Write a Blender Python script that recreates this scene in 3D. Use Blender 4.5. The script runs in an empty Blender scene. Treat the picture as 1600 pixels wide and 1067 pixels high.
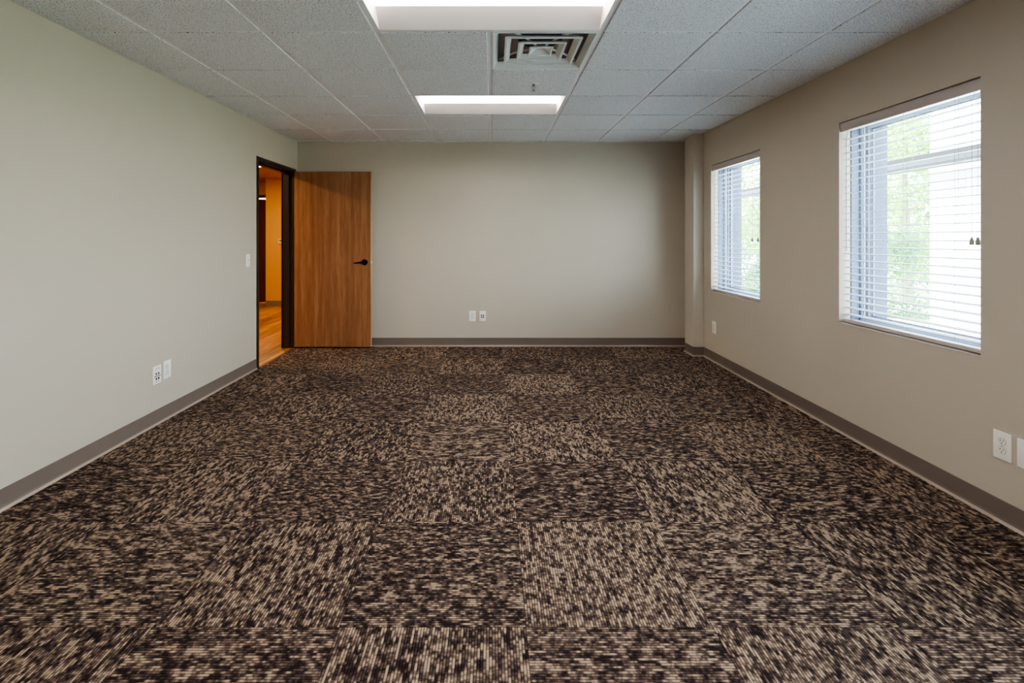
import bpy, bmesh, math, random
from mathutils import Vector, Matrix
R = math.radians
scene = bpy.context.scene
col = scene.collection
random.seed(7)

# ------------------------------------------------------------------ helpers
def new_bm():
    return bmesh.new()

def box(bm, x0, x1, y0, y1, z0, z1, bevel=0.0, seg=2):
    vs = [bm.verts.new((x, y, z)) for x in (x0, x1) for y in (y0, y1) for z in (z0, z1)]
    idx = [(0, 1, 3, 2), (4, 6, 7, 5), (0, 4, 5, 1), (2, 3, 7, 6), (0, 2, 6, 4), (1, 5, 7, 3)]
    fs = [bm.faces.new([vs[i] for i in f]) for f in idx]
    if bevel > 0:
        es = list({e for f in fs for e in f.edges})
        bmesh.ops.bevel(bm, geom=es, offset=bevel, segments=seg, affect='EDGES', profile=0.5)
    return fs

def cyl(bm, c, r, h, axis='Z', n=24, r2=None):
    """cylinder / cone centred on c along axis"""
    rot = {'Z': Matrix.Identity(4), 'Y': Matrix.Rotation(R(90), 4, 'X'), 'X': Matrix.Rotation(R(90), 4, 'Y')}[axis]
    bmesh.ops.create_cone(bm, cap_ends=True, segments=n, radius1=r, radius2=r if r2 is None else r2, depth=h,
                          matrix=Matrix.Translation(c) @ rot)

def tube(bm, pts, r, n=8):
    rings = []
    pts = [Vector(p) for p in pts]
    rs = r if isinstance(r, (list, tuple)) else [r] * len(pts)
    for i, p in enumerate(pts):
        d = (pts[min(i + 1, len(pts) - 1)] - pts[max(i - 1, 0)]).normalized()
        a = Vector((0, 0, 1)) if abs(d.z) < .9 else Vector((1, 0, 0))
        u = d.cross(a).normalized(); v = d.cross(u).normalized()
        rings.append([bm.verts.new(p + rs[i] * (math.cos(t) * u + math.sin(t) * v))
                      for t in [2 * math.pi * k / n for k in range(n)]])
    for a, b in zip(rings, rings[1:]):
        for k in range(n):
            bm.faces.new((a[k], a[(k + 1) % n], b[(k + 1) % n], b[k]))
    bm.faces.new(rings[0]); bm.faces.new(rings[-1])

def lathe(bm, c, prof, n=32):
    """prof: list of (radius, z) revolved round the vertical through c"""
    rings = []
    for r, z in prof:
        rings.append([bm.verts.new((c[0] + max(r, 1e-5) * math.cos(2 * math.pi * k / n),
                                    c[1] + max(r, 1e-5) * math.sin(2 * math.pi * k / n), c[2] + z)) for k in range(n)])
    for a, b in zip(rings, rings[1:]):
        for k in range(n):
            bm.faces.new((a[k], a[(k + 1) % n], b[(k + 1) % n], b[k]))

def prism(bm, prof, a, b, axis):
    """closed 2D profile swept from a to b. axis 'Y': profile is (x,z); 'X': (y,z); 'Z': (x,y)"""
    def mk(p, t):
        return {'Y': (p[0], t, p[1]), 'X': (t, p[0], p[1]), 'Z': (p[0], p[1], t)}[axis]
    A = [bm.verts.new(mk(p, a)) for p in prof]; B = [bm.verts.new(mk(p, b)) for p in prof]
    n = len(prof)
    for k in range(n):
        bm.faces.new((A[k], A[(k + 1) % n], B[(k + 1) % n], B[k]))
    bm.faces.new(A); bm.faces.new(B[::-1])

def frustum(bm, c, h0, z0, h1, z1):
    """open square skirt from half-size h0 at z0 to h1 at z1"""
    A = [bm.verts.new((c[0] + sx * h0, c[1] + sy * h0, z0)) for sx, sy in ((-1, -1), (1, -1), (1, 1), (-1, 1))]
    B = [bm.verts.new((c[0] + sx * h1, c[1] + sy * h1, z1)) for sx, sy in ((-1, -1), (1, -1), (1, 1), (-1, 1))]
    for k in range(4):
        bm.faces.new((A[k], A[(k + 1) % 4], B[(k + 1) % 4], B[k]))
    return A, B

def obj(name, bm, mat, parent=None, smooth=False, recalc=True):
    if recalc:
        bmesh.ops.recalc_face_normals(bm, faces=bm.faces[:])
    me = bpy.data.meshes.new(name)
    bm.to_mesh(me); bm.free()
    if smooth:
        for p in me.polygons:
            p.use_smooth = True
        try:
            me.set_sharp_from_angle(angle=R(35))
        except Exception:
            pass
    if isinstance(mat, (list, tuple)):
        for m in mat: me.materials.append(m)
    else:
        me.materials.append(mat)
    o = bpy.data.objects.new(name, me); col.objects.link(o)
    if parent: o.parent = parent
    return o

def empty(name, loc=(0, 0, 0), rz=0):
    o = bpy.data.objects.new(name, None); col.objects.link(o)
    o.empty_display_size = .05
    o.location = loc; o.rotation_euler = (0, 0, rz)
    return o

def tag(o, label, cat, group=None, kind=None):
    o['label'] = label; o['category'] = cat
    if group: o['group'] = group
    if kind: o['kind'] = kind
    return o

def struct(o, label=None, cat=None):
    o['kind'] = 'structure'
    if label: o['label'] = label
    if cat: o['category'] = cat
    return o

# ------------------------------------------------------------------ node helpers
class NT:
    def __init__(s, name):
        s.m = bpy.data.materials.new(name); s.m.use_nodes = True
        s.t = s.m.node_tree; s.t.nodes.clear()
        s.out = s.t.nodes.new('ShaderNodeOutputMaterial')
    def n(s, typ, **kw):
        nd = s.t.nodes.new(typ)
        for k, v in kw.items(): setattr(nd, k, v)
        return nd
    def link(s, a, b): s.t.links.new(a, b)
    def put(s, sock, v):
        if hasattr(v, 'is_output') or isinstance(v, bpy.types.NodeSocket): s.link(v, sock)
        else: sock.default_value = v
    def math(s, op, a, b=None, c=None, clamp=False):
        nd = s.n('ShaderNodeMath', operation=op, use_clamp=clamp)
        s.put(nd.inputs[0], a)
        if b is not None: s.put(nd.inputs[1], b)
        if c is not None: s.put(nd.inputs[2], c)
        return nd.outputs[0]
    def xyz(s, v):
        nd = s.n('ShaderNodeSeparateXYZ'); s.link(v, nd.inputs[0]); return nd.outputs
    def vec(s, x, y, z):
        nd = s.n('ShaderNodeCombineXYZ')
        for i, q in enumerate((x, y, z)): s.put(nd.inputs[i], q)
        return nd.outputs[0]
    def noise(s, v, scale, detail=2, rough=.5):
        nd = s.n('ShaderNodeTexNoise'); s.link(v, nd.inputs['Vector'])
        nd.inputs['Scale'].default_value = scale; nd.inputs['Detail'].default_value = detail
        nd.inputs['Roughness'].default_value = rough
        return nd.outputs['Fac']
    def ramp(s, f, stops, interp='LINEAR'):
        nd = s.n('ShaderNodeValToRGB'); s.link(f, nd.inputs[0]); cr = nd.color_ramp; cr.interpolation = interp
        while len(cr.elements) < len(stops): cr.elements.new(.5)
        for e, (p, c) in zip(cr.elements, stops):
            e.position = p; e.color = (*c, 1) if len(c) == 3 else c
        return nd.outputs[0]
    def mixc(s, f, a, b, mode='MIX'):
        nd = s.n('ShaderNodeMix', data_type='RGBA', blend_type=mode)
        s.put(nd.inputs[0], f)
        for i, q in ((6, a), (7, b)):
            if isinstance(q, tuple): q = (*q, 1) if len(q) == 3 else q
            s.put(nd.inputs[i], q)
        return nd.outputs[2]
    def mixf(s, f, a, b):
        nd = s.n('ShaderNodeMix', data_type='FLOAT')
        s.put(nd.inputs[0], f); s.put(nd.inputs[2], a); s.put(nd.inputs[3], b)
        return nd.outputs[0]
    def pos(s):
        return s.n('ShaderNodeTexCoord').outputs['Object']
    def bsdf(s, color, rough=.6, metal=0, spec=.5, bump=None, bstr=.3, bdist=.002, **kw):
        b = s.n('ShaderNodeBsdfPrincipled')
        s.put(b.inputs['Base Color'], (*color, 1) if isinstance(color, tuple) and len(color) == 3 else color)
        s.put(b.inputs['Roughness'], rough); s.put(b.inputs['Metallic'], metal)
        s.put(b.inputs['Specular IOR Level'], spec)
        for k, v in kw.items(): s.put(b.inputs[k], v)
        if bump is not None:
            bn = s.n('ShaderNodeBump'); bn.inputs['Strength'].default_value = bstr
            bn.inputs['Distance'].default_value = bdist
            s.link(bump, bn.inputs['Height']); s.link(bn.outputs[0], b.inputs['Normal'])
        s.link(b.outputs[0], s.out.inputs[0])
        return s.m

def srgb(r, g, b):
    f = lambda c: (c / 255 / 12.92) if c / 255 <= .04045 else ((c / 255 + .055) / 1.055) ** 2.4
    return (f(r), f(g), f(b))

def simple(name, c, rough=.5, metal=0, spec=.5, var=.04, nscale=6):
    t = NT(name)
    f = t.noise(t.pos(), nscale, 3)
    lo = tuple(max(0, q * (1 - var)) for q in c); hi = tuple(min(1, q * (1 + var)) for q in c)
    return t.bsdf(t.ramp(f, [(.3, lo), (.7, hi)]), rough, metal, spec)

M = {}
def paint(name, c, bstr=.12):
    t = NT(name); p = t.pos()
    f = t.noise(p, 1.3, 2); g = t.noise(p, 380, 2)
    return t.bsdf(t.ramp(f, [(.3, tuple(q * .985 for q in c)), (.7, tuple(min(1, q * 1.015) for q in c))]),
                  .55, 0, .3, g, bstr, .0006)
PAINT = srgb(197, 188, 174)
M['wall'] = paint('wall_paint', PAINT)
M['hall_wall'] = paint('corridor_paint', srgb(208, 160, 84))
M['ext_wall'] = paint('exterior_stucco', srgb(76, 86, 104), .3)

# ---- carpet
def carpet():
    t = NT('carpet_tiles'); P = t.xyz(t.pos()); x, y = P[0], P[1]
    T = .605
    tx = t.math('DIVIDE', t.math('SUBTRACT', x, .11), T); ty = t.math('DIVIDE', t.math('SUBTRACT', y, 1.627), T)
    ix = t.math('FLOOR', tx); iy = t.math('FLOOR', ty)
    fx = t.math('SUBTRACT', tx, ix); fy = t.math('SUBTRACT', ty, iy)
    par = t.math('FLOORED_MODULO', t.math('ADD', ix, iy), 2.0)          # 1: ribs run along X
    u = t.mixf(par, ty, tx); v = t.mixf(par, fx, fy)                    # in tile units
    NR = 66.0
    vr = t.math('MULTIPLY', v, NR); rib = t.math('FLOOR', vr); fr = t.math('SUBTRACT', vr, rib)
    tid = t.math('ADD', t.math('MULTIPLY', ix, 3.17), t.math('MULTIPLY', iy, 7.31))
    wn = t.n('ShaderNodeTexWhiteNoise', noise_dimensions='2D')
    t.link(t.vec(ix, iy, 0.0), wn.inputs['Vector'])
    tr = wn.outputs['Value']
    um = t.math('MULTIPLY', u, T)                                        # metres along the rib
    # patches shared by neighbouring ribs
    v1 = t.vec(t.math('MULTIPLY', um, 20.0), t.math('MULTIPLY', rib, .42), tid)
    n1 = t.noise(v1, 1.0, 1.5, .5)
    v2 = t.vec(t.math('MULTIPLY', um, 38.0), t.math('MULTIPLY', rib, 3.3), t.math('ADD', tid, 40.0))
    n2 = t.noise(v2, 1.0, 1.0, .5)
    v3 = t.vec(t.math('MULTIPLY', um, 85.0), t.math('MULTIPLY', rib, 5.3), tid)
    n3 = t.noise(v3, 1.0, 1.0, .5)
    s = t.math('ADD', t.math('MULTIPLY', n1, .38), t.math('ADD', t.math('MULTIPLY', n2, .40), t.math('MULTIPLY', n3, .22)))
    s = t.math('ADD', s, t.math('MULTIPLY', t.math('SUBTRACT', tr, .5), .03))
    s = t.math('ADD', s, t.mixf(par, .022, .002))  # tiles with ribs along Y painted lighter, standing in for pile sheen
    c = t.ramp(s, [(.0, CAR_D), (.43, CAR_D), (.49, CAR_M), (.545, CAR_M2), (.60, CAR_L), (1.0, CAR_L)])
    # groove between ribs
    a = t.math('ABSOLUTE', t.math('SUBTRACT', t.math('MULTIPLY', fr, 2.0), 1.0))
    g = t.math('POWER', a, 3.0)
    # little loops along the rib
    lw = t.math('SINE', t.math('ADD', t.math('MULTIPLY', um, 2 * math.pi / .0065), t.math('MULTIPLY', rib, 2.4)))
    shade = t.math('SUBTRACT', 1.0, t.math('MULTIPLY', g, .85))
    shade = t.math('MULTIPLY', shade, t.math('ADD', .93, t.math('MULTIPLY', lw, .08)))
    # seam
    ex = t.math('MINIMUM', t.math('MINIMUM', fx, t.math('SUBTRACT', 1.0, fx)), t.math('MINIMUM', fy, t.math('SUBTRACT', 1.0, fy)))
    seam = t.math('MULTIPLY_ADD', t.math('MULTIPLY', ex, 220.0, clamp=True), .45, .55)
    shade = t.math('MULTIPLY', shade, seam)
    c = t.mixc(1.0, c, t.vec(shade, shade, shade), 'MULTIPLY')
    h = t.math('ADD', t.math('SUBTRACT', 1.0, g), t.math('MULTIPLY', lw, .12))
    return t.bsdf(c, .95, 0, .1, h, .55, .003)
CAR_D = srgb(46, 35, 35); CAR_M = srgb(82, 68, 63); CAR_M2 = srgb(124, 105, 93); CAR_L = srgb(178, 155, 132)
M['carpet'] = carpet()

# ---- ceiling board
def ceil_tile():
    t = NT('mineral_ceiling_board'); p = t.pos()
    f = t.noise(p, 150, 2, .6); g = t.noise(p, 420, 1.5, .6); k = t.noise(p, 35, 2)
    holes = t.ramp(f, [(.0, (1, 1, 1)), (.355, (1, 1, 1)), (.41, (0, 0, 0)), (1, (0, 0, 0))])
    pin = t.ramp(g, [(.0, (1, 1, 1)), (.33, (1, 1, 1)), (.39, (0, 0, 0)), (1, (0, 0, 0))])
    h = t.math('MAXIMUM', holes, t.math('MULTIPLY', pin, .6))
    base = t.ramp(k, [(.3, srgb(229, 232, 237)), (.7, srgb(236, 239, 243))])
    c = t.mixc(h, base, srgb(48, 48, 46))
    return t.bsdf(c, .9, 0, .1, t.math('SUBTRACT', 1.0, h), .4, .001)
M['tile'] = ceil_tile()
M['grid'] = simple('grid_white_enamel', srgb(228, 230, 232), .45, 0, .4, .01)
M['grid_dark'] = simple('slab_concrete', srgb(90, 90, 92), .9)
M['base'] = simple('cove_base_vinyl', srgb(120, 108, 100), .42, 0, .45, .02)
M['base_toe'] = simple('cove_base_toe', srgb(168, 152, 140), .4, 0, .5, .02)

def wood(name, cols, sx=26, sz=1.1, axis='Z', rough=.42):
    t = NT(name); P = t.xyz(t.pos())
    if axis == 'Z': a, b, cc = P[0], P[2], P[1]
    else: a, b, cc = P[0], P[1], P[2]
    v = t.vec(t.math('MULTIPLY', a, sx), t.math('MULTIPLY', b, sz), t.math('MULTIPLY', cc, sx * .3))
    n1 = t.noise(v, 1.0, 3, .55)
    v2 = t.vec(t.math('MULTIPLY', a, sx * 8), t.math('MULTIPLY', b, sz * 5), cc)
    n2 = t.noise(v2, 1.0, 3, .6)
    v3 = t.vec(t.math('MULTIPLY', a, sx * .22), t.math('MULTIPLY', b, sz * .3), 3.0)
    n3 = t.noise(v3, 1.0, 1, .5)
    v4 = t.vec(t.math('MULTIPLY', a, 120.0), t.math('MULTIPLY', b, 9.0), cc)
    vo = t.noise(v4, 1.0, 4, .7)
    s = t.math('ADD', t.math('ADD', t.math('MULTIPLY', n1, .36), t.math('MULTIPLY', n2, .26)),
               t.math('ADD', t.math('MULTIPLY', n3, .24), t.math('MULTIPLY', vo, .14)))
    c = t.ramp(s, [(.36, cols[0]), (.5, cols[1]), (.62, cols[2])])
    return t.bsdf(c, rough, 0, .4, n2, .06, .0006)
M['door'] = wood('door_wood_veneer', (srgb(114, 72, 44), srgb(144, 97, 64), srgb(170, 123, 86)))
M['door_edge'] = wood('door_edge_banding', (srgb(176, 142, 106), srgb(190, 158, 120), srgb(204, 174, 136)))
M['door2'] = wood('dark_red_door_wood', (srgb(70, 26, 10), srgb(96, 38, 16), srgb(120, 52, 24)))
M['bronze'] = simple('dark_bronze_paint', srgb(48, 38, 35), .38, 0, .5, .03)
M['hw'] = simple('oil_rubbed_bronze', srgb(34, 27, 26), .28, .85, .5, .1)
M['brass'] = simple('satin_brass', srgb(190, 165, 110), .3, .9, .5)
M['plastic'] = simple('white_plastic', srgb(250, 247, 240), .35, 0, .5, .01)
M['plastic_rec'] = simple('white_plastic_glossy', srgb(252, 250, 242), .25, 0, .5, .01)
M['slot'] = simple('dark_slot', srgb(38, 33, 30), .7)
M['screw'] = simple('screw_head', srgb(190, 188, 180), .3, .4)
M['black'] = simple('black_plastic', srgb(34, 30, 30), .5)
M['brownjack'] = simple('brown_jack', srgb(92, 55, 48), .5)
M['redjack'] = simple('dark_red_jack', srgb(110, 22, 34), .5)
M['bluejack'] = simple('dark_blue_jack', srgb(36, 32, 100), .5)
M['greylabel'] = simple('grey_label', srgb(128, 122, 112), .5)
M['fixture'] = simple('fixture_white_enamel', srgb(250, 242, 238), .5, 0, .3, .005)
M['diff'] = simple('diffuser_enamel', srgb(222, 228, 228), .45, 0, .4, .02)
M['duct'] = simple('duct_interior', srgb(165, 154, 152), .8)
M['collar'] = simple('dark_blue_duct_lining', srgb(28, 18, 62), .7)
M['chrome'] = simple('chrome', srgb(150, 150, 154), .3, .7)
M['thermo'] = simple('thermostat_plastic', srgb(226, 212, 180), .4)
M['slat'] = None
def slatmat():
    t = NT('blind_slat_white'); f = t.noise(t.pos(), 20, 2)
    c = t.ramp(f, [(.3, srgb(204, 210, 216)), (.7, srgb(212, 218, 223))])
    b = t.n('ShaderNodeBsdfPrincipled'); t.link(c, b.inputs['Base Color']); b.inputs['Roughness'].default_value = .4
    tl = t.n('ShaderNodeBsdfTranslucent'); tl.inputs['Color'].default_value = (.8, .88, .92, 1)
    mx = t.n('ShaderNodeMixShader'); mx.inputs[0].default_value = .12
    t.link(b.outputs[0], mx.inputs[1]); t.link(tl.outputs[0], mx.inputs[2]); t.link(mx.outputs[0], t.out.inputs[0])
    return t.m
M['slat'] = slatmat()
M['valance'] = simple('grey_taupe_vinyl', srgb(194, 184, 180), .38, 0, .5, .03)
M['cord'] = simple('grey_cord', srgb(150, 152, 156), .8)
M['ladder'] = simple('pale_ladder_cord', srgb(200, 205, 212), .8)
M['tassel'] = simple('grey_tassel', srgb(150, 146, 136), .45)
M['alu'] = simple('white_aluminium', srgb(180, 190, 206), .4, .1, .5, .02)
M['liner'] = simple('shaded_blue_grey_liner', srgb(92, 104, 130), .5)  # frame aluminium darkened to blue grey, its shade put into the colour
M['gasket'] = simple('dark_gasket', srgb(40, 38, 66), .6)
def glass():
    t = NT('window_glass')
    tr = t.n('ShaderNodeBsdfTransparent'); tr.inputs[0].default_value = (.93, .97, .96, 1)
    gl = t.n('ShaderNodeBsdfGlossy'); gl.inputs['Roughness'].default_value = .01
    lw = t.n('ShaderNodeLayerWeight'); lw.inputs[0].default_value = .5
    fr = t.math('MULTIPLY_ADD', t.math('POWER', lw.outputs['Facing'], 4.0), .35, .03)
    mx = t.n('ShaderNodeMixShader'); t.link(fr, mx.inputs[0])
    t.link(tr.outputs[0], mx.inputs[1]); t.link(gl.outputs[0], mx.inputs[2]); t.link(mx.outputs[0], t.out.inputs[0])
    return t.m
M['glass'] = glass()
def emis(name, c, s):
    t = NT(name); e = t.n('ShaderNodeEmission'); e.inputs[0].default_value = (*c, 1); e.inputs[1].default_value = s
    t.link(e.outputs[0], t.out.inputs[0]); return t.m
LENS_S = 9.5
M['lens'] = emis('lit_lens', (1.0, .93, .90), LENS_S)
M['lens2'] = emis('warm_lit_lens', (1.0, .66, .34), 18)
def lvt():
    t = NT('wood_look_plank_floor'); P = t.xyz(t.pos())
    pid = t.math('FLOOR', t.math('DIVIDE', P[0], .18))
    off = t.math('MULTIPLY', pid, .43)
    yid = t.math('FLOOR', t.math('DIVIDE', t.math('ADD', P[1], off), 1.2))
    wn = t.n('ShaderNodeTexWhiteNoise', noise_dimensions='2D'); t.link(t.vec(pid, yid, 0.0), wn.inputs['Vector'])
    v = t.vec(t.math('MULTIPLY', P[0], 22.0), t.math('MULTIPLY', P[1], 1.6), t.math('MULTIPLY', wn.outputs['Value'], 30.0))
    n1 = t.noise(v, 1.0, 4, .6)
    s = t.math('ADD', t.math('MULTIPLY', n1, .75), t.math('MULTIPLY', wn.outputs['Value'], .25))
    c = t.ramp(s, [(.32, srgb(112, 66, 24)), (.5, srgb(162, 108, 48)), (.68, srgb(196, 146, 78))])
    return t.bsdf(c, .45, 0, .4)
M['lvt'] = lvt()
M['strip'] = simple('reducer_strip', srgb(104, 62, 42), .5)
def ground(name, a, b, sc):
    t = NT(name); f = t.noise(t.pos(), sc, 5, .65)
    return t.bsdf(t.ramp(f, [(.35, a), (.65, b)]), .95, 0, .1)
M['grass'] = ground('lawn', srgb(142, 152, 124), srgb(182, 190, 164), 3)
M['concrete'] = ground('pale_concrete', srgb(222, 222, 220), srgb(238, 238, 236), 5)
M['beamdark'] = simple('beam_shaded_grey_green', srgb(16, 24, 26), .6, 0, .4, .08, 12)  # flanges near black: shade of their undersides painted in; posts share it
M['beamlight'] = simple('beam_sunlit_white', srgb(120, 126, 132), .6)  # web of the same beam, painted lighter as its sunlit face
M['white_ext'] = simple('white_stucco', srgb(244, 243, 240), .8)
M['roof'] = simple('grey_shingles', srgb(150, 160, 178), .8)
M['bark'] = simple('bark', srgb(140, 142, 122), .9, 0, .2, .2, 12)
def leafmat(name, a, b):
    t = NT(name); f = t.noise(t.pos(), 2.2, 4, .7)
    c = t.ramp(f, [(.36, a), (.64, b)])
    d = t.n('ShaderNodeBsdfDiffuse'); t.link(c, d.inputs[0])
    tl = t.n('ShaderNodeBsdfTranslucent'); t.link(c, tl.inputs[0])
    mx = t.n('ShaderNodeMixShader'); mx.inputs[0].default_value = .45
    t.link(d.outputs[0], mx.inputs[1]); t.link(tl.outputs[0], mx.inputs[2]); t.link(mx.outputs[0], t.out.inputs[0])
    return t.m
M['leaf1'] = leafmat('leaves_bright', srgb(120, 165, 84), srgb(188, 216, 140))
M['leaf2'] = leafmat('leaves_mid', srgb(92, 140, 84), srgb(160, 196, 128))
M['leaf3'] = leafmat('leaves_dark', srgb(78, 122, 88), srgb(138, 176, 128))

# ------------------------------------------------------------------ dimensions (metres; camera stands at x=0,y=0)
EYE = 1.26
XL, XR, YB, YR, ZC = -2.27, 2.26, 5.853, -1.80, 2.38
WT = 2.85          # walls run on above the suspended ceiling

# ---- floor
bm = new_bm(); box(bm, XL, XR + .02, YR - .1, YB + .1, -.12, 0)
struct(obj('floor', bm, M['carpet']), 'brown and beige ribbed carpet tile floor laid quarter turn', 'floor')

# ---- walls
DY0, DY1, DZ = 4.836, 5.80, 2.052             # outer size of the left door frame
bm = new_bm()
xo = XL - .14
box(bm, xo, XL, YR - .14, DY0 + .01, 0, WT)
box(bm, xo, XL, DY1 - .01, YB + .14, 0, WT)
box(bm, xo, XL, DY0 + .01, DY1 - .01, DZ - .01, WT)
struct(obj('wall_left', bm, M['wall']), 'pale grey green painted wall with the open doorway', 'wall')
bm = new_bm(); box(bm, XL, XR + .32, YB, YB + .14, 0, WT)
struct(obj('wall_back', bm, M['wall']), 'plain beige grey painted wall facing the camera', 'wall')
bm = new_bm(); box(bm, XL, XR + .32, YR - .14, YR, 0, WT)
struct(obj('wall_rear', bm, M['wall']), 'painted wall behind the camera', 'wall')
WIN = [(.406, 1.354), (2.325, 3.273), (4.244, 5.187)]; WZ0, WZ1 = .710, 2.010
def wall_with_windows(bm, x0, x1, grow=0.0, zlo=0.0):
    ys = [YR]
    for a, b in WIN:
        box(bm, x0, x1, ys[-1], a - grow, zlo, WT)
        box(bm, x0, x1, a - grow, b + grow, zlo, WZ0 - grow)
        box(bm, x0, x1, a - grow, b + grow, WZ1 + grow, WT)
        ys.append(b + grow)
    box(bm, x0, x1, ys[-1], YB, zlo, WT)
bm = new_bm(); wall_with_windows(bm, XR, XR + .13)
wr = struct(obj('wall_right', bm, M['wall']), 'taupe painted wall with two blind covered windows', 'wall')
bm = new_bm(); wall_with_windows(bm, XR + .13, XR + .315, 0, -.3)
obj('exterior_face', bm, M['ext_wall'], wr)
# column in the back right corner
CX0, CY0, CY1 = 2.148, 5.362, 5.60
bm = new_bm(); box(bm, CX0, XR, CY0, CY1, 0, ZC + .02, .004, 2)
struct(obj('wall_column', bm, M['wall']), 'narrow painted square column in the corner beside the far window', 'column')

# ---- cove base: profile (out from wall, up)
def cove(path, name, label):
    """path of floor points; the room is on the left of travel direction"""
    prof = [(0, .1), (.0035, .0985), (.0035, .022), (.006, .012), (.011, .005), (.0145, .0)]
    toe = 3
    bmA, bmB = new_bm(), new_bm()
    pts = [Vector((p[0], p[1])) for p in path]
    n = len(pts); nor = []
    for i in range(n):
        ds = []
        if i > 0: ds.append((pts[i] - pts[i - 1]).normalized())
        if i < n - 1: ds.append((pts[i + 1] - pts[i]).normalized())
        ns = [Vector((-d.y, d.x)) for d in ds]
        if len(ns) == 2:
            s = ns[0] + ns[1]; k = 1 / max(.2, (1 + ns[0].dot(ns[1])))
            nor.append(s * k)
        else: nor.append(ns[0])
    for bmx, pr in ((bmA, prof[:toe + 1]), (bmB, prof[toe:])):
        rows = [[bmx.verts.new((p.x + q.x * o, p.y + q.y * o, z)) for o, z in pr] for p, q in zip(pts, nor)]
        for a, b in zip(rows, rows[1:]):
            for k in range(len(pr) - 1):
                bmx.faces.new((a[k], b[k], b[k + 1], a[k + 1]))
    o = obj(name, bmA, M['base']); struct(o, label, 'baseboard')
    obj('toe', bmB, M['base_toe'], o)
cove([(XL, DY0), (XL, YR)], 'baseboard_left', 'grey brown vinyl cove base along the left wall')
cove([(XR, YB), (XL + .02, YB)], 'baseboard_back', 'grey brown vinyl cove base along the back wall')
cove([(XR, YR), (XR, CY0), (CX0, CY0), (CX0, CY1), (XR, CY1), (XR, YB)], 'baseboard_right', 'grey brown vinyl cove base along the window wall and column')

# ------------------------------------------------------------------ suspended ceiling
GX = [XL, -1.845, -1.235, -.625, -.015, .595, 1.205, 1.815, XR]
GY = [YB]
y = 5.765 - .0
k = 0
base_y = 4.545
ys = [base_y + .61 * i for i in range(2, -12, -1)]
GY = [YB] + [q for q in ys if YR + .05 < q < YB - .02] + [YR]
LIGHTS = [(-.625, .595, 3.935, 4.545), (-.625, .595, 2.105, 2.715), (-.625, .595, .275, .885), (-.625, .595, -1.555, -.945)]
DIF = (-.015, .595, 2.715, 3.325)
def taken(x0, x1, y0, y1):
    cx, cy = (x0 + x1) / 2, (y0 + y1) / 2
    return any(a < cx < b and c < cy < d for a, b, c, d in LIGHTS + [DIF])
bm = new_bm(); g = .013; drop = .0065
for i in range(len(GX) - 1):
    for j in range(len(GY) - 1):
        x0, x1, y1, y0 = GX[i], GX[i + 1], GY[j], GY[j + 1]
        if taken(x0, x1, y0, y1): continue
        a = .02 if i == 0 else g; b = .02 if i == len(GX) - 2 else g
        c = .02 if j == len(GY) - 2 else g; d = .02 if j == 0 else g
        if y1 - y0 < .06: continue
        X0, X1, Y0, Y1 = x0 + a, x1 - b, y0 + c, y1 - d
        ch = .003
        zt, zm, zb = ZC + .012, ZC - drop + ch, ZC - drop
        if (Y1 - Y0) < .03: ch = .001
        L = []
        for (ins, z) in ((0, zt), (0, zm), (ch, zb)):
            L.append([bm.verts.new((px, py, z)) for px, py in ((X0 + ins, Y0 + ins), (X1 - ins, Y0 + ins), (X1 - ins, Y1 - ins), (X0 + ins, Y1 - ins))])
        for A, B in zip(L, L[1:]):
            for q in range(4): bm.faces.new((A[q], A[(q + 1) % 4], B[(q + 1) % 4], B[q]))
        bm.faces.new(L[2]); bm.faces.new(L[0][::-1])
ceil = struct(obj('ceiling', bm, M['tile']), 'suspended ceiling of speckled square mineral boards in a metal grid', 'ceiling')
bm = new_bm()
f2 = .0122
for X in GX[1:-1]:
    # main runners, broken where a fixture or diffuser fills both sides
    segs = [(YR, YB)]
    if abs(X + .015) < 1e-6:
        cuts = sorted([(c + f2, d - f2) for a, b, c, d in LIGHTS])
        segs = []; cur = YR
        for c, d in cuts:
            segs.append((cur, c)); cur = d
        segs.append((cur, YB))
    for a, b in segs:
        box(bm, X - f2, X + f2, a, b, ZC - .0006, ZC + .004)
        box(bm, X - .002, X + .002, a, b, ZC + .004, ZC + .03)
for Y in GY[1:-1]:
    for a, b in zip(GX, GX[1:]):
        box(bm, a + f2, b - f2, Y - f2, Y + f2, ZC - .0004, ZC + .004)
for (a, b, c, d) in ((XL, XL + .022, YR, YB), (XR - .022, XR, YR, YB), (XL + .022, XR - .022, YB - .022, YB), (XL + .022, XR - .022, YR, YR + .022)):
    box(bm, a, b, c, d, ZC - .0012, ZC + .003)
obj('ceiling_grid', bm, M['grid'], ceil)
bm = new_bm(); box(bm, XL - .14, XR + .32, YR - .14, YB + .14, WT, WT + .1)
obj('roof_slab', bm, M['grid_dark'], ceil)

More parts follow.
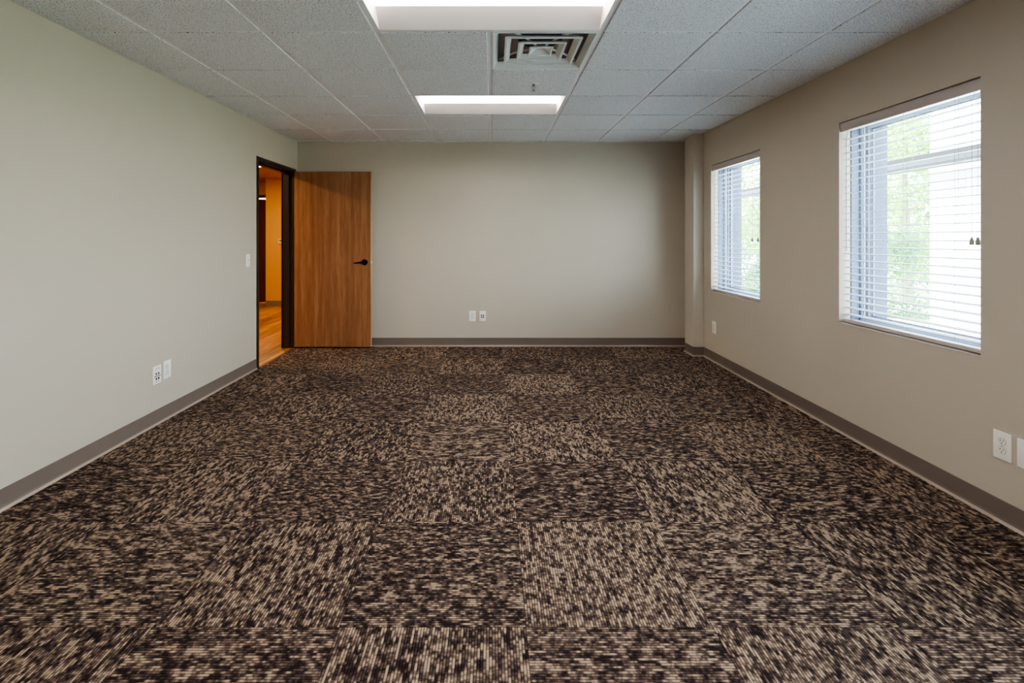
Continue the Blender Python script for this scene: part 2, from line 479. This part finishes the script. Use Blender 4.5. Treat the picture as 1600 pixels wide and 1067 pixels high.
# ---- recessed light fixtures
def troffer(x0, x1, y0, y1, label):
    cx, cy = (x0 + x1) / 2, (y0 + y1) / 2
    t = empty('ceiling_light', (cx, cy, ZC)); tag(t, label, 'ceiling light', 'recessed ceiling light fixtures')
    hx, hy = (x1 - x0) / 2 - .0135, (y1 - y0) / 2 - .0135
    bm = new_bm()
    lip = .005; zl = .052; ly = .125; lx = hx - .022
    def ring(ax, ay, z): return [bm.verts.new((sx * ax, sy * ay, z)) for sx, sy in ((-1, -1), (1, -1), (1, 1), (-1, 1))]
    rs = [ring(hx, hy, .10), ring(hx, hy, -.002), ring(hx - lip, hy - lip, -.002), ring(lx, ly, zl)]
    for A, B in zip(rs, rs[1:]):
        for q in range(4): bm.faces.new((A[q], A[(q + 1) % 4], B[(q + 1) % 4], B[q]))
    A = ring(hx, hy, .1); bm.faces.new(A)
    obj('housing', bm, M['fixture'], t, recalc=True)
    bm = new_bm(); box(bm, -lx - .002, lx + .002, -ly - .002, ly + .002, zl, zl + .012)
    obj('lens', bm, M['lens'], t)
    return t
labs = ['smaller lit recessed ceiling light nearer the back wall', 'large lit recessed ceiling light cut by the top edge, beside the air diffuser']
for (a, b, c, d), lb in zip(LIGHTS[:2], labs): troffer(a, b, c, d, lb)
for (a, b, c, d), lb in zip(LIGHTS[2:], ['added unseen recessed ceiling light straight above the camera', 'added unseen recessed ceiling light behind the camera']): troffer(a, b, c, d, lb)  # unseen fixtures continuing the row, added to brighten walls and ceiling

# ---- air diffuser
dx, dy = (DIF[0] + DIF[1]) / 2, (DIF[2] + DIF[3]) / 2
dif = tag(empty('air_diffuser', (dx, dy, ZC)), 'square louvred metal air diffuser set in the ceiling between the two lights', 'air vent')
bm = new_bm(); H = .2915
A0, _ = frustum(bm, (0, 0), H, .01, H, -.004)
def sqring(bm, seq):
    rows = [[bm.verts.new((sx * h, sy * h, z)) for sx, sy in ((-1, -1), (1, -1), (1, 1), (-1, 1))] for h, z in seq]
    for A, B in zip(rows, rows[1:]):
        for q in range(4): bm.faces.new((A[q], A[(q + 1) % 4], B[(q + 1) % 4], B[q]))
    return rows
bm.free(); bm = new_bm()
sqring(bm, [(H, .012), (H, -.004), (H - .012, -.004), (H - .014, -.001), (H - .036, .030), (H - .038, .030), (H - .018, .003)])
obj('frame', bm, M['diff'], dif)
bm = new_bm()
rows = sqring(bm, [(H - .03, .020), (H - .03, .084)]); bm.faces.new(rows[1])
obj('plenum_box', bm, M['duct'], dif)
bm = new_bm()
lathe(bm, (0, 0, 0), [(.0, .081), (.122, .081), (.128, .074), (.133, .074), (.133, .083)], 40)
obj('duct_collar', bm, M['collar'], dif)
for hs, dz in ((.217, .0), (.139, -.0), (.070, -.0)):
    bm = new_bm()
    top = hs - .036
    sqring(bm, [(top - .002, .024), (hs - .010, .002), (hs - .012, -.003), (hs, -.003), (hs, .004), (top + .001, .026), (top - .002, .024)])
    if hs < .08:
        bm.free(); bm = new_bm()
        rows = sqring(bm, [(.022, .026), (hs - .009, .002), (hs - .009, -.003), (hs, -.003), (hs, .004), (.025, .029)])
        bm.faces.new(rows[0]); bm.faces.new(rows[-1])
        c = obj('centre_cone', bm, M['diff'], dif)
        bm = new_bm(); cyl(bm, (0, 0, .0255), .0045, .003, 'Z', 12); obj('screw', bm, M['slot'], c)
    else:
        obj('louvre_ring', bm, M['diff'], dif)
for s in (-1, 1):
    for q in (-1, 1):
        bm = new_bm()
        tube(bm, [(s * .03, q * .03, .030), (s * .09, q * .09, .045), (s * .15, q * .15, .050), (s * .245, q * .245, .040)], .006, 6)
        obj('bracket', bm, M['grid'], dif)

# ---- sprinkler
sp = tag(empty('ceiling_sprinkler', (.299, 3.625, ZC - drop)), 'small chrome pendant fire sprinkler hanging from the ceiling board behind the vent', 'sprinkler')
bm = new_bm(); lathe(bm, (0, 0, 0), [(.0, .0), (.032, .0), (.031, -.004), (.023, -.006), (.016, -.004), (.0, -.004)], 28)
obj('escutcheon', bm, M['grid'], sp, True)
bm = new_bm(); lathe(bm, (0, 0, 0), [(.0, -.003), (.011, -.003), (.011, -.014), (.007, -.018), (.0, -.018)], 16)
for s in (-1, 1): tube(bm, [(s * .008, 0, -.015), (s * .013, 0, -.026), (s * .009, 0, -.038), (0, 0, -.046)], .0022, 6)
tube(bm, [(0, 0, -.016), (0, 0, -.05)], .0022, 8)
obj('body', bm, M['chrome'], sp, True)
bm = new_bm(); lathe(bm, (0, 0, 0), [(.0, -.049), (.013, -.05), (.016, -.053), (.013, -.0535), (.0, -.052)], 20)
obj('deflector', bm, M['chrome'], sp, True)

# ------------------------------------------------------------------ left door
door = struct(empty('door_1', (XL, DY1, 0)), 'open wooden door in a dark bronze frame at the left back corner', 'door')
def rel(parent, o):
    o.parent = parent; o.matrix_parent_inverse = Matrix.Translation(parent.location).inverted(); return o
FW = .044
bm = new_bm()
xi, xq = XL + .006, XL - .146
def frame_bars(bm, x0, x1, w):
    box(bm, x0, x1, DY0, DY0 + w, 0, DZ)
    box(bm, x0, x1, DY1 - w, DY1, 0, DZ)
    box(bm, x0, x1, DY0 + w, DY1 - w, DZ - w, DZ)
frame_bars(bm, XL - .004, xi, FW); frame_bars(bm, xq, XL - .136, FW)      # faces on both sides
frame_bars(bm, XL - .136, XL - .004, FW - .006)                            # throat
frame_bars(bm, XL - .110, XL - .056, FW + .014)                            # stop
fr = rel(door, obj('door_frame', bm, M['bronze']))
# leaf
LX0, LX1, LY0, LY1, LZ0, LZ1 = XL + .010, -1.386, 5.738, 5.782, .017, 2.019
bm = new_bm(); box(bm, LX0, LX1 - .002, LY0, LY1, LZ0, LZ1, .0012, 1)
leaf = rel(door, obj('door_leaf', bm, M['door'])); leaf['label'] = 'orange brown wood veneer door leaf'
def sub(parent_leaf, o): o.parent = parent_leaf; o.matrix_parent_inverse = parent_leaf.matrix_parent_inverse.copy() if False else Matrix.Identity(4); return o
# children of the leaf share its frame (leaf data are in world coordinates)
def leafchild(o): o.parent = leaf; return o
bm = new_bm(); box(bm, LX1 - .002, LX1, LY0 + .0006, LY1 - .0006, LZ0, LZ1)
leafchild(obj('edge_strip', bm, M['door_edge']))
hx, hz = LX1 - .070, .985
bm = new_bm()
for s, yy in ((-1, LY0), (1, LY1)):
    cyl(bm, (hx, yy + s * .005, hz), .034, .010, 'Y', 32)
    cyl(bm, (hx, yy + s * .012, hz), .026, .006, 'Y', 32)
    cyl(bm, (hx, yy + s * .032, hz), .011, .042, 'Y', 20)
    tube(bm, [(hx + .012, yy + s * .052, hz), (hx - .01, yy + s * .054, hz + .001), (hx - .05, yy + s * .052, hz - .003), (hx - .09, yy + s * .050, hz - .008), (hx - .112, yy + s * .047, hz - .008)],
         [.012, .0125, .009, .0075, .006], 12)
leafchild(obj('lever_handle', bm, M['hw'], None, True))
bm = new_bm()
box(bm, LX1, LX1 + .0015, LY0 + .008, LY1 - .008, hz - .028, hz + .028)
lp = leafchild(obj('latch_plate', bm, M['brass']))
bm = new_bm(); prism(bm, [(LX1 + .001, LY0 + .014), (LX1 + .012, LY0 + .026), (LX1 + .012, LY0 + .03), (LX1 + .001, LY0 + .03)], hz - .01, hz + .01, 'Z')
leafchild(obj('latch_bolt', bm, M['brass']))
for z in (.28, 1.02, 1.80):
    bm = new_bm()
    cyl(bm, (XL + .006, LY1 + .004, z), .006, .11, 'Z', 12)
    box(bm, XL - .03, XL + .004, LY1 - .004, LY1 - .001 + .003, z - .05, z + .05)
    rel(door, obj('hinge', bm, M['hw']))
bm = new_bm(); prism(bm, [(XL - .02, .0), (XL - .015, .006), (XL + .012, .007), (XL + .02, .0)], DY0 + FW, DY1 - FW, 'Y')
struct(obj('trim_1', bm, M['strip']), 'dark reddish transition strip between carpet and corridor floor', 'threshold')

# ------------------------------------------------------------------ corridor beyond the door
HX1 = XL - .14
bm = new_bm(); box(bm, -7.0, XL, 2.6, 11.2, -.12, .001)
struct(obj('floor_corridor', bm, M['lvt']), 'honey coloured wood look plank floor of the corridor', 'floor')
bm = new_bm(); box(bm, -7.0, HX1, 2.6, 11.2, ZC, ZC + .1)
struct(obj('ceiling_corridor', bm, M['hall_wall']), 'corridor ceiling seen through the doorway', 'ceiling')
bm = new_bm(); box(bm, -4.205, HX1, 9.33, 9.95, 0, ZC); box(bm, HX1, HX1 + .1, YB + .14, 9.4, 0, ZC + .1)
struct(obj('wall_corridor', bm, M['hall_wall']), 'warm yellow corridor wall seen through the doorway', 'wall')
bm = new_bm()
box(bm, -7.0, -5.22, 9.77, 9.95, 0, ZC); box(bm, -5.22, -4.205, 9.77, 9.95, 2.10, ZC)
box(bm, -7.1, -7.0, 2.6, 11.2, 0, ZC + .1); box(bm, -7.0, HX1, 2.5, 2.6, 0, ZC + .1); box(bm, -7.0, HX1, 11.2, 11.3, 0, ZC + .1)
struct(obj('wall_corridor_recess', bm, M['hall_wall']), 'recessed corridor wall round the dark red door', 'wall')
bm = new_bm(); box(bm, -4.205, HX1, 9.318, 9.33, 0, .1)
struct(obj('baseboard_corridor', bm, M['base']), 'brown cove base at the foot of the corridor wall', 'baseboard')
d2 = struct(empty('door_2', (-4.7, 9.80, 0)), 'dark red wooden door down the corridor in a black frame', 'door')
bm = new_bm(); box(bm, -5.22, -5.17, 9.755, 9.90, 0, 2.09); box(bm, -5.17, -4.205, 9.755, 9.90, 2.045, 2.09)
rel(d2, obj('door_frame', bm, M['bronze']))
bm = new_bm(); box(bm, -5.168, -4.215, 9.79, 9.835, .012, 2.012)
lf2 = rel(d2, obj('door_leaf', bm, M['door2']))
bm = new_bm(); cyl(bm, (-4.28, 9.783, 1.02), .032, .014, 'Y', 24); tube(bm, [(-4.28, 9.77, 1.02), (-4.28, 9.735, 1.02), (-4.33, 9.733, 1.02), (-4.39, 9.737, 1.015)], [.011, .011, .009, .007], 10)
o = obj('lever_handle', bm, M['hw'], None, True); o.parent = lf2
th = tag(empty('thermostat', (-3.895, 9.33, 1.20)), 'small cream thermostat on the yellow corridor wall', 'thermostat')
bm = new_bm(); box(bm, -.07, .07, -.024, 0, -.045, .045, .006, 3); obj('casing', bm, M['thermo'], th, True)
bm = new_bm(); box(bm, -.05, .02, -.0252, -.0238, -.004, .03); obj('display', bm, M['greylabel'], th)
for (x, yv, lb) in ((-3.66, 7.78, 'small round warm ceiling light seen through the doorway top'), (-3.42, 4.95, 'round warm ceiling downlight in the corridor near the doorway')):
    t = tag(empty('corridor_downlight', (x, yv, ZC)), lb, 'ceiling light', 'corridor downlights')
    bm = new_bm(); lathe(bm, (0, 0, 0), [(.10, -.0015), (.10, -.006), (.118, -.004), (.118, 0)], 32); obj('trim_ring', bm, M['fixture'], t, True)
    bm = new_bm(); cyl(bm, (0, 0, -.002), .1, .003, 'Z', 32); obj('lens', bm, M['lens2'], t)
    ld = bpy.data.lights.new('downlight_lamp', 'AREA'); ld.shape = 'DISK'; ld.size = .2
    ld.energy = 18 if yv > 6 else 17; ld.color = (1.0, .74, .42)
    lo = bpy.data.objects.new('downlight_lamp', ld); col.objects.link(lo); lo.location = (0, 0, -.01); lo.parent = t
# lit room beyond the dark red door, seen as a bright slit over its top
bm = new_bm(); box(bm, -5.2, -4.2, 10.6, 10.65, 0, ZC)
struct(obj('wall_far_room', bm, M['hall_wall']), 'wall of the lit room beyond the dark red door', 'wall')
ld = bpy.data.lights.new('far_room_lamp', 'AREA'); ld.size = .6; ld.energy = 26; ld.color = (1, .72, .4)
lo = bpy.data.objects.new('far_room_lamp', ld); col.objects.link(lo); lo.location = (-4.7, 10.25, ZC - .02)

# ------------------------------------------------------------------ wall plates (local: x right, -y out of the wall, z up)
def plate_root(name, loc, rz, label, cat, group=None):
    return tag(empty(name, loc, rz), label, cat, group)
def cover(t, w=.080, h=.123, d=.006):
    bm = new_bm(); box(bm, -w / 2, w / 2, -d, 0, -h / 2, h / 2, .0028, 3)
    return obj('cover_plate', bm, M['plastic'], t, True)
def rec_shape(r, flat, n=28):
    return [(r * math.cos(a), max(-flat, min(flat, r * math.sin(a)))) for a in [2 * math.pi * k / n for k in range(n)]]
def duplex(loc, rz, label, d=.006):
    t = plate_root('electrical_outlet', loc, rz, label, 'outlet', 'duplex power outlets'); cover(t, d=d)
    for z in (.0195, -.0195):
        bm = new_bm(); prism(bm, [(x, z + q) for x, q in rec_shape(.0172, .0143)], -d - .0012, -d + .001, 'Y')
        rc = obj('receptacle', bm, M['plastic_rec'], t)
        bm = new_bm()
        prism(bm, [(x, z + q) for x, q in rec_shape(.0184, .0153)], -d - .0004, -d + .0008, 'Y')
        obj('receptacle_gap', bm, M['greylabel'], rc)
        bm = new_bm()
        for x, hh in ((-.0065, .0088), (.0065, .0072)):
            box(bm, x - .0013, x + .0013, -d - .0016, -d, z + .003 - hh / 2 + .001, z + .003 + hh / 2 + .001)
        cyl(bm, (0, -d - .0008, z - .0075), .0026, .0016, 'Y', 12)
        obj('slots', bm, M['slot'], rc)
    bm = new_bm(); cyl(bm, (0, -d - .0006, 0), .0028, .0018, 'Y', 14); obj('screw', bm, M['screw'], t, True)
    return t
PX = .0
duplex((XL, 3.503, .346), R(90), 'white power outlet on the left wall, right of the jack plate')
duplex((-.231, YB, .352), 0, 'white power outlet on the back wall, left of the black jacks')
duplex((XR, 2.222, .341), R(-90), 'large white power outlet low on the right wall at the picture edge')
duplex((XR, 5.108, .351), R(-90), 'small white power outlet on the wall below the far window')
# blank plate cut by the frame
t = plate_root('blank_wall_plate', (XR, 2.118, .341), R(-90), 'blank white wall plate cut off by the right picture edge', 'wall plate'); cover(t, .082)
for z in (.03, -.03):
    bm = new_bm(); cyl(bm, (.0, -.0066, z), .0026, .0016, 'Y', 12); obj('screw', bm, M['screw'], t)
# data plates
t = plate_root('data_outlet', (-.112, YB, .352), 0, 'white data plate with four black jacks on the back wall', 'data plate'); cover(t, .072, .119, .011)
for x in (-.011, .011):
    for z in (.011, -.011):
        bm = new_bm(); box(bm, x - .0075, x + .0075, -.0125, -.009, z - .0078, z + .0078); obj('jack', bm, M['black'], t)
for z in (.045, -.045):
    bm = new_bm(); cyl(bm, (0, -.0115, z), .003, .0016, 'Y', 12); obj('screw', bm, M['screw'], t)
t = plate_root('data_outlet', (XL, 3.388, .338), R(90), 'white jack plate with red and blue jacks on the left wall', 'data plate'); cover(t, .078, .122, .013)
def bit(nm, x, z, w, h, m, r=False):
    bm = new_bm()
    if r: cyl(bm, (x, -.0136, z), w / 2, .003, 'Y', 14)
    else: box(bm, x - w / 2, x + w / 2, -.0150, -.012, z - h / 2, z + h / 2)
    obj(nm, bm, m, t)
for x in (-.012, .012):
    bit('screw', x, .043, .007, 0, M['greylabel'], True)
    bit('jack', x, .009, .012, .013, M['brownjack'])
    bit('screw', x, -.042, .007, 0, M['greylabel'], True)
bit('label_strip', .0, -.007, .062, .007, M['greylabel'])
bit('jack', -.012, -.024, .013, .015, M['redjack']); bit('jack', .012, -.024, .013, .015, M['bluejack'])
# switch
t = plate_root('light_switch', (XL, 4.663, 1.052), R(90), 'white light switch on the left wall beside the door frame', 'light switch'); cover(t, .078, .120)
bm = new_bm(); box(bm, -.006, .006, -.0075, -.005, -.012, .012); obj('switch_slot', bm, M['plastic_rec'], t)
bm = new_bm(); prism(bm, [(-.006, -.004), (-.006, .004), (-.018, .010), (-.018, .004)], -.004, .004, 'X'); obj('toggle', bm, M['plastic_rec'], t)
for z in (.03, -.03):
    bm = new_bm(); cyl(bm, (0, -.0064, z), .0026, .0016, 'Y', 12); obj('screw', bm, M['screw'], t)

# ------------------------------------------------------------------ windows and blinds
def window(idx, y0, y1, label):
    w = struct(empty('window_%d' % idx, (XR + .16, (y0 + y1) / 2, WZ0)), label, 'window')
    def bars(bm, xa, xb, o, wd):
        a, b, c, d = y0 + o, y1 - o, WZ0 + o, WZ1 - o
        box(bm, xa, xb, a, a + wd, c, d); box(bm, xa, xb, b - wd, b, c, d)
        box(bm, xa, xb, a + wd, b - wd, c, c + wd); box(bm, xa, xb, a + wd, b - wd, d - wd, d)
    bm = new_bm(); bars(bm, 2.336, 2.392, 0.0005, .006); rel(w, obj('shaded_jamb_liner', bm, M['liner']))
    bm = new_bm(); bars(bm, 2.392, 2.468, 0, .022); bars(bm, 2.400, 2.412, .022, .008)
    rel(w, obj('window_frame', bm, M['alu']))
    bm = new_bm(); bars(bm, 2.418, 2.452, .0225, .026)
    s = rel(w, obj('sash', bm, M['alu']))
    bm = new_bm(); bars(bm, 2.424, 2.446, .0485, .0035)
    o = obj('gasket', bm, M['gasket'], s)
    bm = new_bm(); box(bm, 2.433, 2.437, y0 + .05, y1 - .05, WZ0 + .05, WZ1 - .05)
    o = obj('pane', bm, M['glass'], s)
window(3, *WIN[0], 'added window of the right wall beside the camera, out of view, for more daylight')  # unseen, added at the same spacing to bring daylight onto left wall and ceiling
window(1, *WIN[1], 'large near window of the right wall behind an open white blind')
window(2, *WIN[2], 'narrow looking far window of the right wall beside the column')
# painted stool / bullnose under each blind
for i, (y0, y1) in enumerate(WIN[1:]):
    bm = new_bm(); box(bm, XR - .002, XR + .075, y0 + .0005, y1 - .0005, WZ0 - .002, WZ0 + .003, .001, 1)
    struct(obj('trim_%d' % (i + 2), bm, M['wall']), ('painted sill of the near window', 'painted sill of the far window')[i], 'window sill')

def blind(y0, y1, label, tassel_y):
    t = tag(empty('venetian_blind', (XR, (y0 + y1) / 2, WZ0)), label, 'blind', 'white venetian blinds in the window recesses')
    I = Matrix.Translation(t.location).inverted()
    def add(nm, bm, m, sm=False, par=None):
        o = obj(nm, bm, m, None, sm)
        if par: o.parent = par
        else: o.parent = t; o.matrix_parent_inverse = I
        return o
    a, b = y0 + .006, y1 - .006
    zt = WZ1 - .004
    bm = new_bm()
    xf = XR + .004
    prism(bm, [(xf + .010, zt), (xf + .003, zt - .003), (xf, zt - .010), (xf - .001, zt - .03), (xf, zt - .045), (xf + .004, zt - .055), (xf + .009, zt - .057), (xf + .012, zt - .055), (xf + .012, zt)], a - .003, b + .003, 'Y')
    for q in (a - .003, b - .001): box(bm, xf + .012, xf + .02, q, q + .004, zt - .055, zt)
    add('valance', bm, M['valance'], True)
    bm = new_bm(); box(bm, 2.284, 2.336, a, b, zt - .048, zt - .002, .002, 1); add('headrail', bm, M['plastic'])
    # slats
    bm = new_bm(); xc, hw = 2.310, .025
    zs = [.7680 + .0435 * k for k in range(27)]
    for z in zs:
        prof_t, prof_b = [], []
        for k in range(7):
            s = -1 + 2 * k / 6
            zz = z + .0028 * (1 - s * s) + .0015 * s
            prof_t.append((xc + hw * s, zz + .0012)); prof_b.append((xc + hw * s, zz - .0012))
        prism(bm, prof_t + prof_b[::-1], a, b, 'Y')
    add('slats', bm, M['slat'])
    bm = new_bm(); box(bm, xc - .026, xc + .026, a, b, .7185, .737, .003, 2); add('bottom_rail', bm, M['valance'], True)
    lad = [y1 - .172, y1 - .482, y1 - .792]
    for yy in lad:
        bm = new_bm()
        for xx in (xc - hw - .0015, xc + hw + .0015): tube(bm, [(xx, yy, .745), (xx, yy, zt - .04)], .0008, 5)
        for z in zs: tube(bm, [(xc - hw - .0015, yy, z - .0035), (xc + hw + .0015, yy, z - .0005)], .0006, 4)
        for z in zs: tube(bm, [(xc - hw - .0015, yy + .004, z - .0035), (xc + hw + .0015, yy + .004, z - .0005)], .0006, 4)
        add('ladder_cord', bm, M['ladder'])
        bm = new_bm(); tube(bm, [(xc, yy + .008, .745), (xc, yy + .008, zt - .04)], .0008, 5)
        add('lift_cord', bm, M['cord'])
    for yy in tassel_y:
        bm = new_bm(); tube(bm, [(2.274, yy, 1.262), (2.274, yy, 1.90), (2.288, yy, 1.955)], .0010, 5)
        c = add('pull_cord', bm, M['cord'])
        bm = new_bm(); lathe(bm, (2.274, yy, 1.24), [(.0, .024), (.004, .024), (.006, .016), (.009, .002), (.0095, -.010), (.008, -.013), (.0, -.013)], 14)
        o = obj('tassel', bm, M['tassel'], None, True); o.parent = c
    bm = new_bm(); tube(bm, [(2.276, y1 - .044, 1.175), (2.276, y1 - .044, 1.90), (2.288, y1 - .044, 1.955)], .0022, 6)
    add('tilt_wand', bm, M['cord'])
    return t
blind(*WIN[1], 'wide white venetian blind with taupe valance in the near window', (2.382, 2.352))
blind(*WIN[2], 'narrower looking white venetian blind in the far window by the column', (4.39, 4.297))

# ------------------------------------------------------------------ outdoors
bm = new_bm(); box(bm, 2.575, 80, -30, 90, -.6, -.12)
struct(obj('ground_lawn', bm, M['grass']), 'sunlit green lawn outside the windows', 'lawn')
bm = new_bm(); box(bm, 2.60, 6.3, -6, 60, -.119, -.09)
struct(obj('ground_walk', bm, M['concrete']), 'bright concrete walk running along the building', 'walkway')
bm = new_bm()
prism(bm, [(6.3, 17), (6.3, 24), (40, 62), (40, 46)], -.119, -.095, 'Z')
struct(obj('ground_drive', bm, M['concrete']), 'pale driveway crossing the lawn', 'driveway')

cp = tag(empty('porch_column', (5.2, 5.32, -.09)), 'sunlit white square porch column outside the near window', 'column')
bm = new_bm(); box(bm, -.3, .3, -.31, .31, 0, 3.6, .01, 2); obj('shaft', bm, M['white_ext'], cp)
bm = new_bm(); box(bm, -.34, .34, -.35, .35, 0, .25, .01, 2); obj('plinth', bm, M['white_ext'], cp)
cb = tag(empty('canopy_beam', (4.70, 9, 2.05)), 'long horizontal grey canopy beam outside both windows', 'beam')
bm = new_bm(); box(bm, -.004, .010, -9, 12, -.01, .10); obj('web', bm, M['beamlight'], cb)
bm = new_bm(); box(bm, -.05, .06, -9, 12, .070, .112); obj('flange', bm, M['beamdark'], cb)
bm = new_bm(); box(bm, -.05, .06, -9, 12, -.036, .004); obj('flange', bm, M['beamdark'], cb)
for y_ in (1.0, 21.2):
    pc = tag(empty('canopy_post', (4.74, y_, -.09)), 'slim grey steel post holding the %s end of the canopy beam' % ('near' if y_ < 5 else 'far'), 'post')
    bm = new_bm(); box(bm, -.05, .05, -.05, .05, 0, 2.11, .004, 1); obj('shaft', bm, M['beamdark'], pc)
    bm = new_bm(); box(bm, -.1, .1, -.1, .1, 0, .012); obj('base_plate', bm, M['beamdark'], pc)

def tree(name, loc, h, crown, blobs, leafm, label, cat, n=4200, ls=.11, seed=1, trunk=True, group=None):
    rnd = random.Random(seed)
    t = tag(empty(name, loc), label, cat, group)
    if trunk:
        bm = new_bm()
        tube(bm, [(0, 0, 0), (.04, .02, h * .25), (-.03, .05, h * .5), (.02, 0, h * .8)], [.14, .11, .08, .03], 9)
        for k in range(6):
            a = k * 1.05 + seed; z = h * (.28 + .07 * k)
            tube(bm, [(0, 0, z), (math.cos(a) * crown * .35, math.sin(a) * crown * .35, z + .35), (math.cos(a) * crown * .7, math.sin(a) * crown * .7, z + .55)], [.05, .03, .012], 6)
        obj('trunk', bm, M['bark'], t, True)
    cs = []
    for k in range(blobs):
        a = rnd.uniform(0, 6.283); r = crown * math.sqrt(rnd.uniform(.0, .6)); z = rnd.uniform(.18 if trunk else .05, .88) * h
        s = (1 - abs(z / h - .5) * .8)
        cs.append((Vector((math.cos(a) * r * s, math.sin(a) * r * s, z)), crown * rnd.uniform(.28, .5) * (s if trunk else 1)))
    vs, fs = [], []
    for i in range(n):
        c, r = rnd.choice(cs)
        d = Vector((rnd.gauss(0, 1), rnd.gauss(0, 1), rnd.gauss(0, 1))).normalized()
        p = c + d * r * rnd.uniform(.55, 1.05); p.z = max(.03, p.z)
        nrm = (d + Vector((rnd.gauss(0, .6), rnd.gauss(0, .6), rnd.gauss(0, .6)))).normalized()
        u = nrm.orthogonal().normalized(); u = Matrix.Rotation(rnd.uniform(0, 6.28), 3, nrm) @ u; v = nrm.cross(u)
        s = ls * rnd.uniform(.6, 1.3); b = len(vs)
        vs += [p - u * s * .5, p + v * s * .25 + nrm * s * .06, p + u * s * .5, p - v * s * .25 + nrm * s * .06]
        fs.append((b, b + 1, b + 2, b + 3))
    me = bpy.data.meshes.new('foliage'); me.from_pydata(vs, [], fs); me.materials.append(leafm)
    o = bpy.data.objects.new('foliage', me); col.objects.link(o); o.parent = t
    return t
TG = 'leafy trees beyond the walk'
G0 = -.12
tree('leafy_tree', (8.9, 10.8, G0), 4.6, 1.5, 16, M['leaf1'], 'bright green leafy tree behind the near window blind, left of the white column', 'tree', 6000, .12, 3, True, TG)
tree('leafy_tree', (11.5, 13.0, G0), 6.0, 2.2, 20, M['leaf2'], 'taller mid green tree behind the bright one outside the near window', 'tree', 6000, .16, 5, True, TG)
tree('leafy_tree', (9.2, 17.2, G0), 5.0, 1.7, 18, M['leaf1'], 'bright green leafy tree seen through the far window', 'tree', 5200, .14, 8, True, TG)
tree('leafy_tree', (14.2, 25.5, G0), 7.5, 2.8, 20, M['leaf2'], 'tall mid green tree far out past the far window', 'tree', 5200, .22, 11, True, TG)
tree('round_shrub', (7.2, 8.75, G0), 1.5, .75, 12, M['leaf3'], 'dark green shrub at the foot of the tree outside the near window', 'shrub', 3200, .07, 21, False, 'shrubs along the walk')
tree('round_shrub', (6.9, 12.9, G0), 1.2, .7, 12, M['leaf3'], 'low dark green shrub at the bottom of the far window view', 'shrub', 3200, .07, 25, False, 'shrubs along the walk')

hs = tag(empty('distant_house', (18.6, 48, G0)), 'distant white house with a grey pitched roof behind the far window', 'house')
bm = new_bm(); prism(bm, [(-4.2, 0), (3.9, 0), (3.9, 2.7), (-.15, 4.7), (-4.2, 2.7)], -3, 5, 'Y'); obj('wall', bm, M['white_ext'], hs)
bm = new_bm()
prism(bm, [(4.5, 2.35), (4.5, 2.55), (-.15, 5.0), (-.15, 4.72)], -3.5, 5.5, 'Y'); prism(bm, [(-4.8, 2.35), (-4.8, 2.55), (-.15, 5.0), (-.15, 4.72)], -3.5, 5.5, 'Y')
obj('roof', bm, M['roof'], hs)
for x_ in (-2.2, 1.8):
    bm = new_bm(); box(bm, x_ - .5, x_ + .5, -3.03, -2.98, 1.0, 2.1); obj('window', bm, M['roof'], hs)

# ------------------------------------------------------------------ light, sky, camera
w = bpy.data.worlds.new('World'); scene.world = w; w.use_nodes = True
nt = w.node_tree; nt.nodes.clear()
out = nt.nodes.new('ShaderNodeOutputWorld'); bg = nt.nodes.new('ShaderNodeBackground')
tc = nt.nodes.new('ShaderNodeTexCoord'); sep = nt.nodes.new('ShaderNodeSeparateXYZ'); cr = nt.nodes.new('ShaderNodeValToRGB')
nt.links.new(tc.outputs['Generated'], sep.inputs[0]); nt.links.new(sep.outputs[2], cr.inputs[0])
cr.color_ramp.elements[0].color = (.92, .97, 1.0, 1); cr.color_ramp.elements[1].color = (.62, .78, 1.0, 1)
nt.links.new(cr.outputs[0], bg.inputs[0]); bg.inputs[1].default_value = 9.5
nt.links.new(bg.outputs[0], out.inputs[0])
sd = bpy.data.lights.new('sun', 'SUN'); sd.energy = 14.0; sd.angle = R(1); sd.color = (1, .96, .88)
so = bpy.data.objects.new('sun', sd); col.objects.link(so)
so.rotation_euler = Vector((-.75, .35, .95)).to_track_quat('Z', 'Y').to_euler()   # sun stands over the roof, shining outwards
so.location = (0, 0, 12)

cd = bpy.data.cameras.new('camera'); cam = bpy.data.objects.new('camera', cd); col.objects.link(cam)
cam.location = (0, 0, EYE); cam.rotation_euler = (R(90), 0, 0)
cd.sensor_width = 36; cd.lens = 785 / 1600 * 36
cd.shift_x = 31 / 1600; cd.shift_y = -161.5 / 1600; cd.clip_start = .02; cd.clip_end = 300
scene.camera = cam
scene.view_settings.view_transform = 'AgX'
scene.view_settings.look = 'AgX - Medium High Contrast'
scene.view_settings.exposure = 1.38
scene.cycles.max_bounces = 14; scene.cycles.diffuse_bounces = 8; scene.cycles.transparent_max_bounces = 16
scene.cycles.sample_clamp_indirect = 8
scene.cycles.use_denoising = True
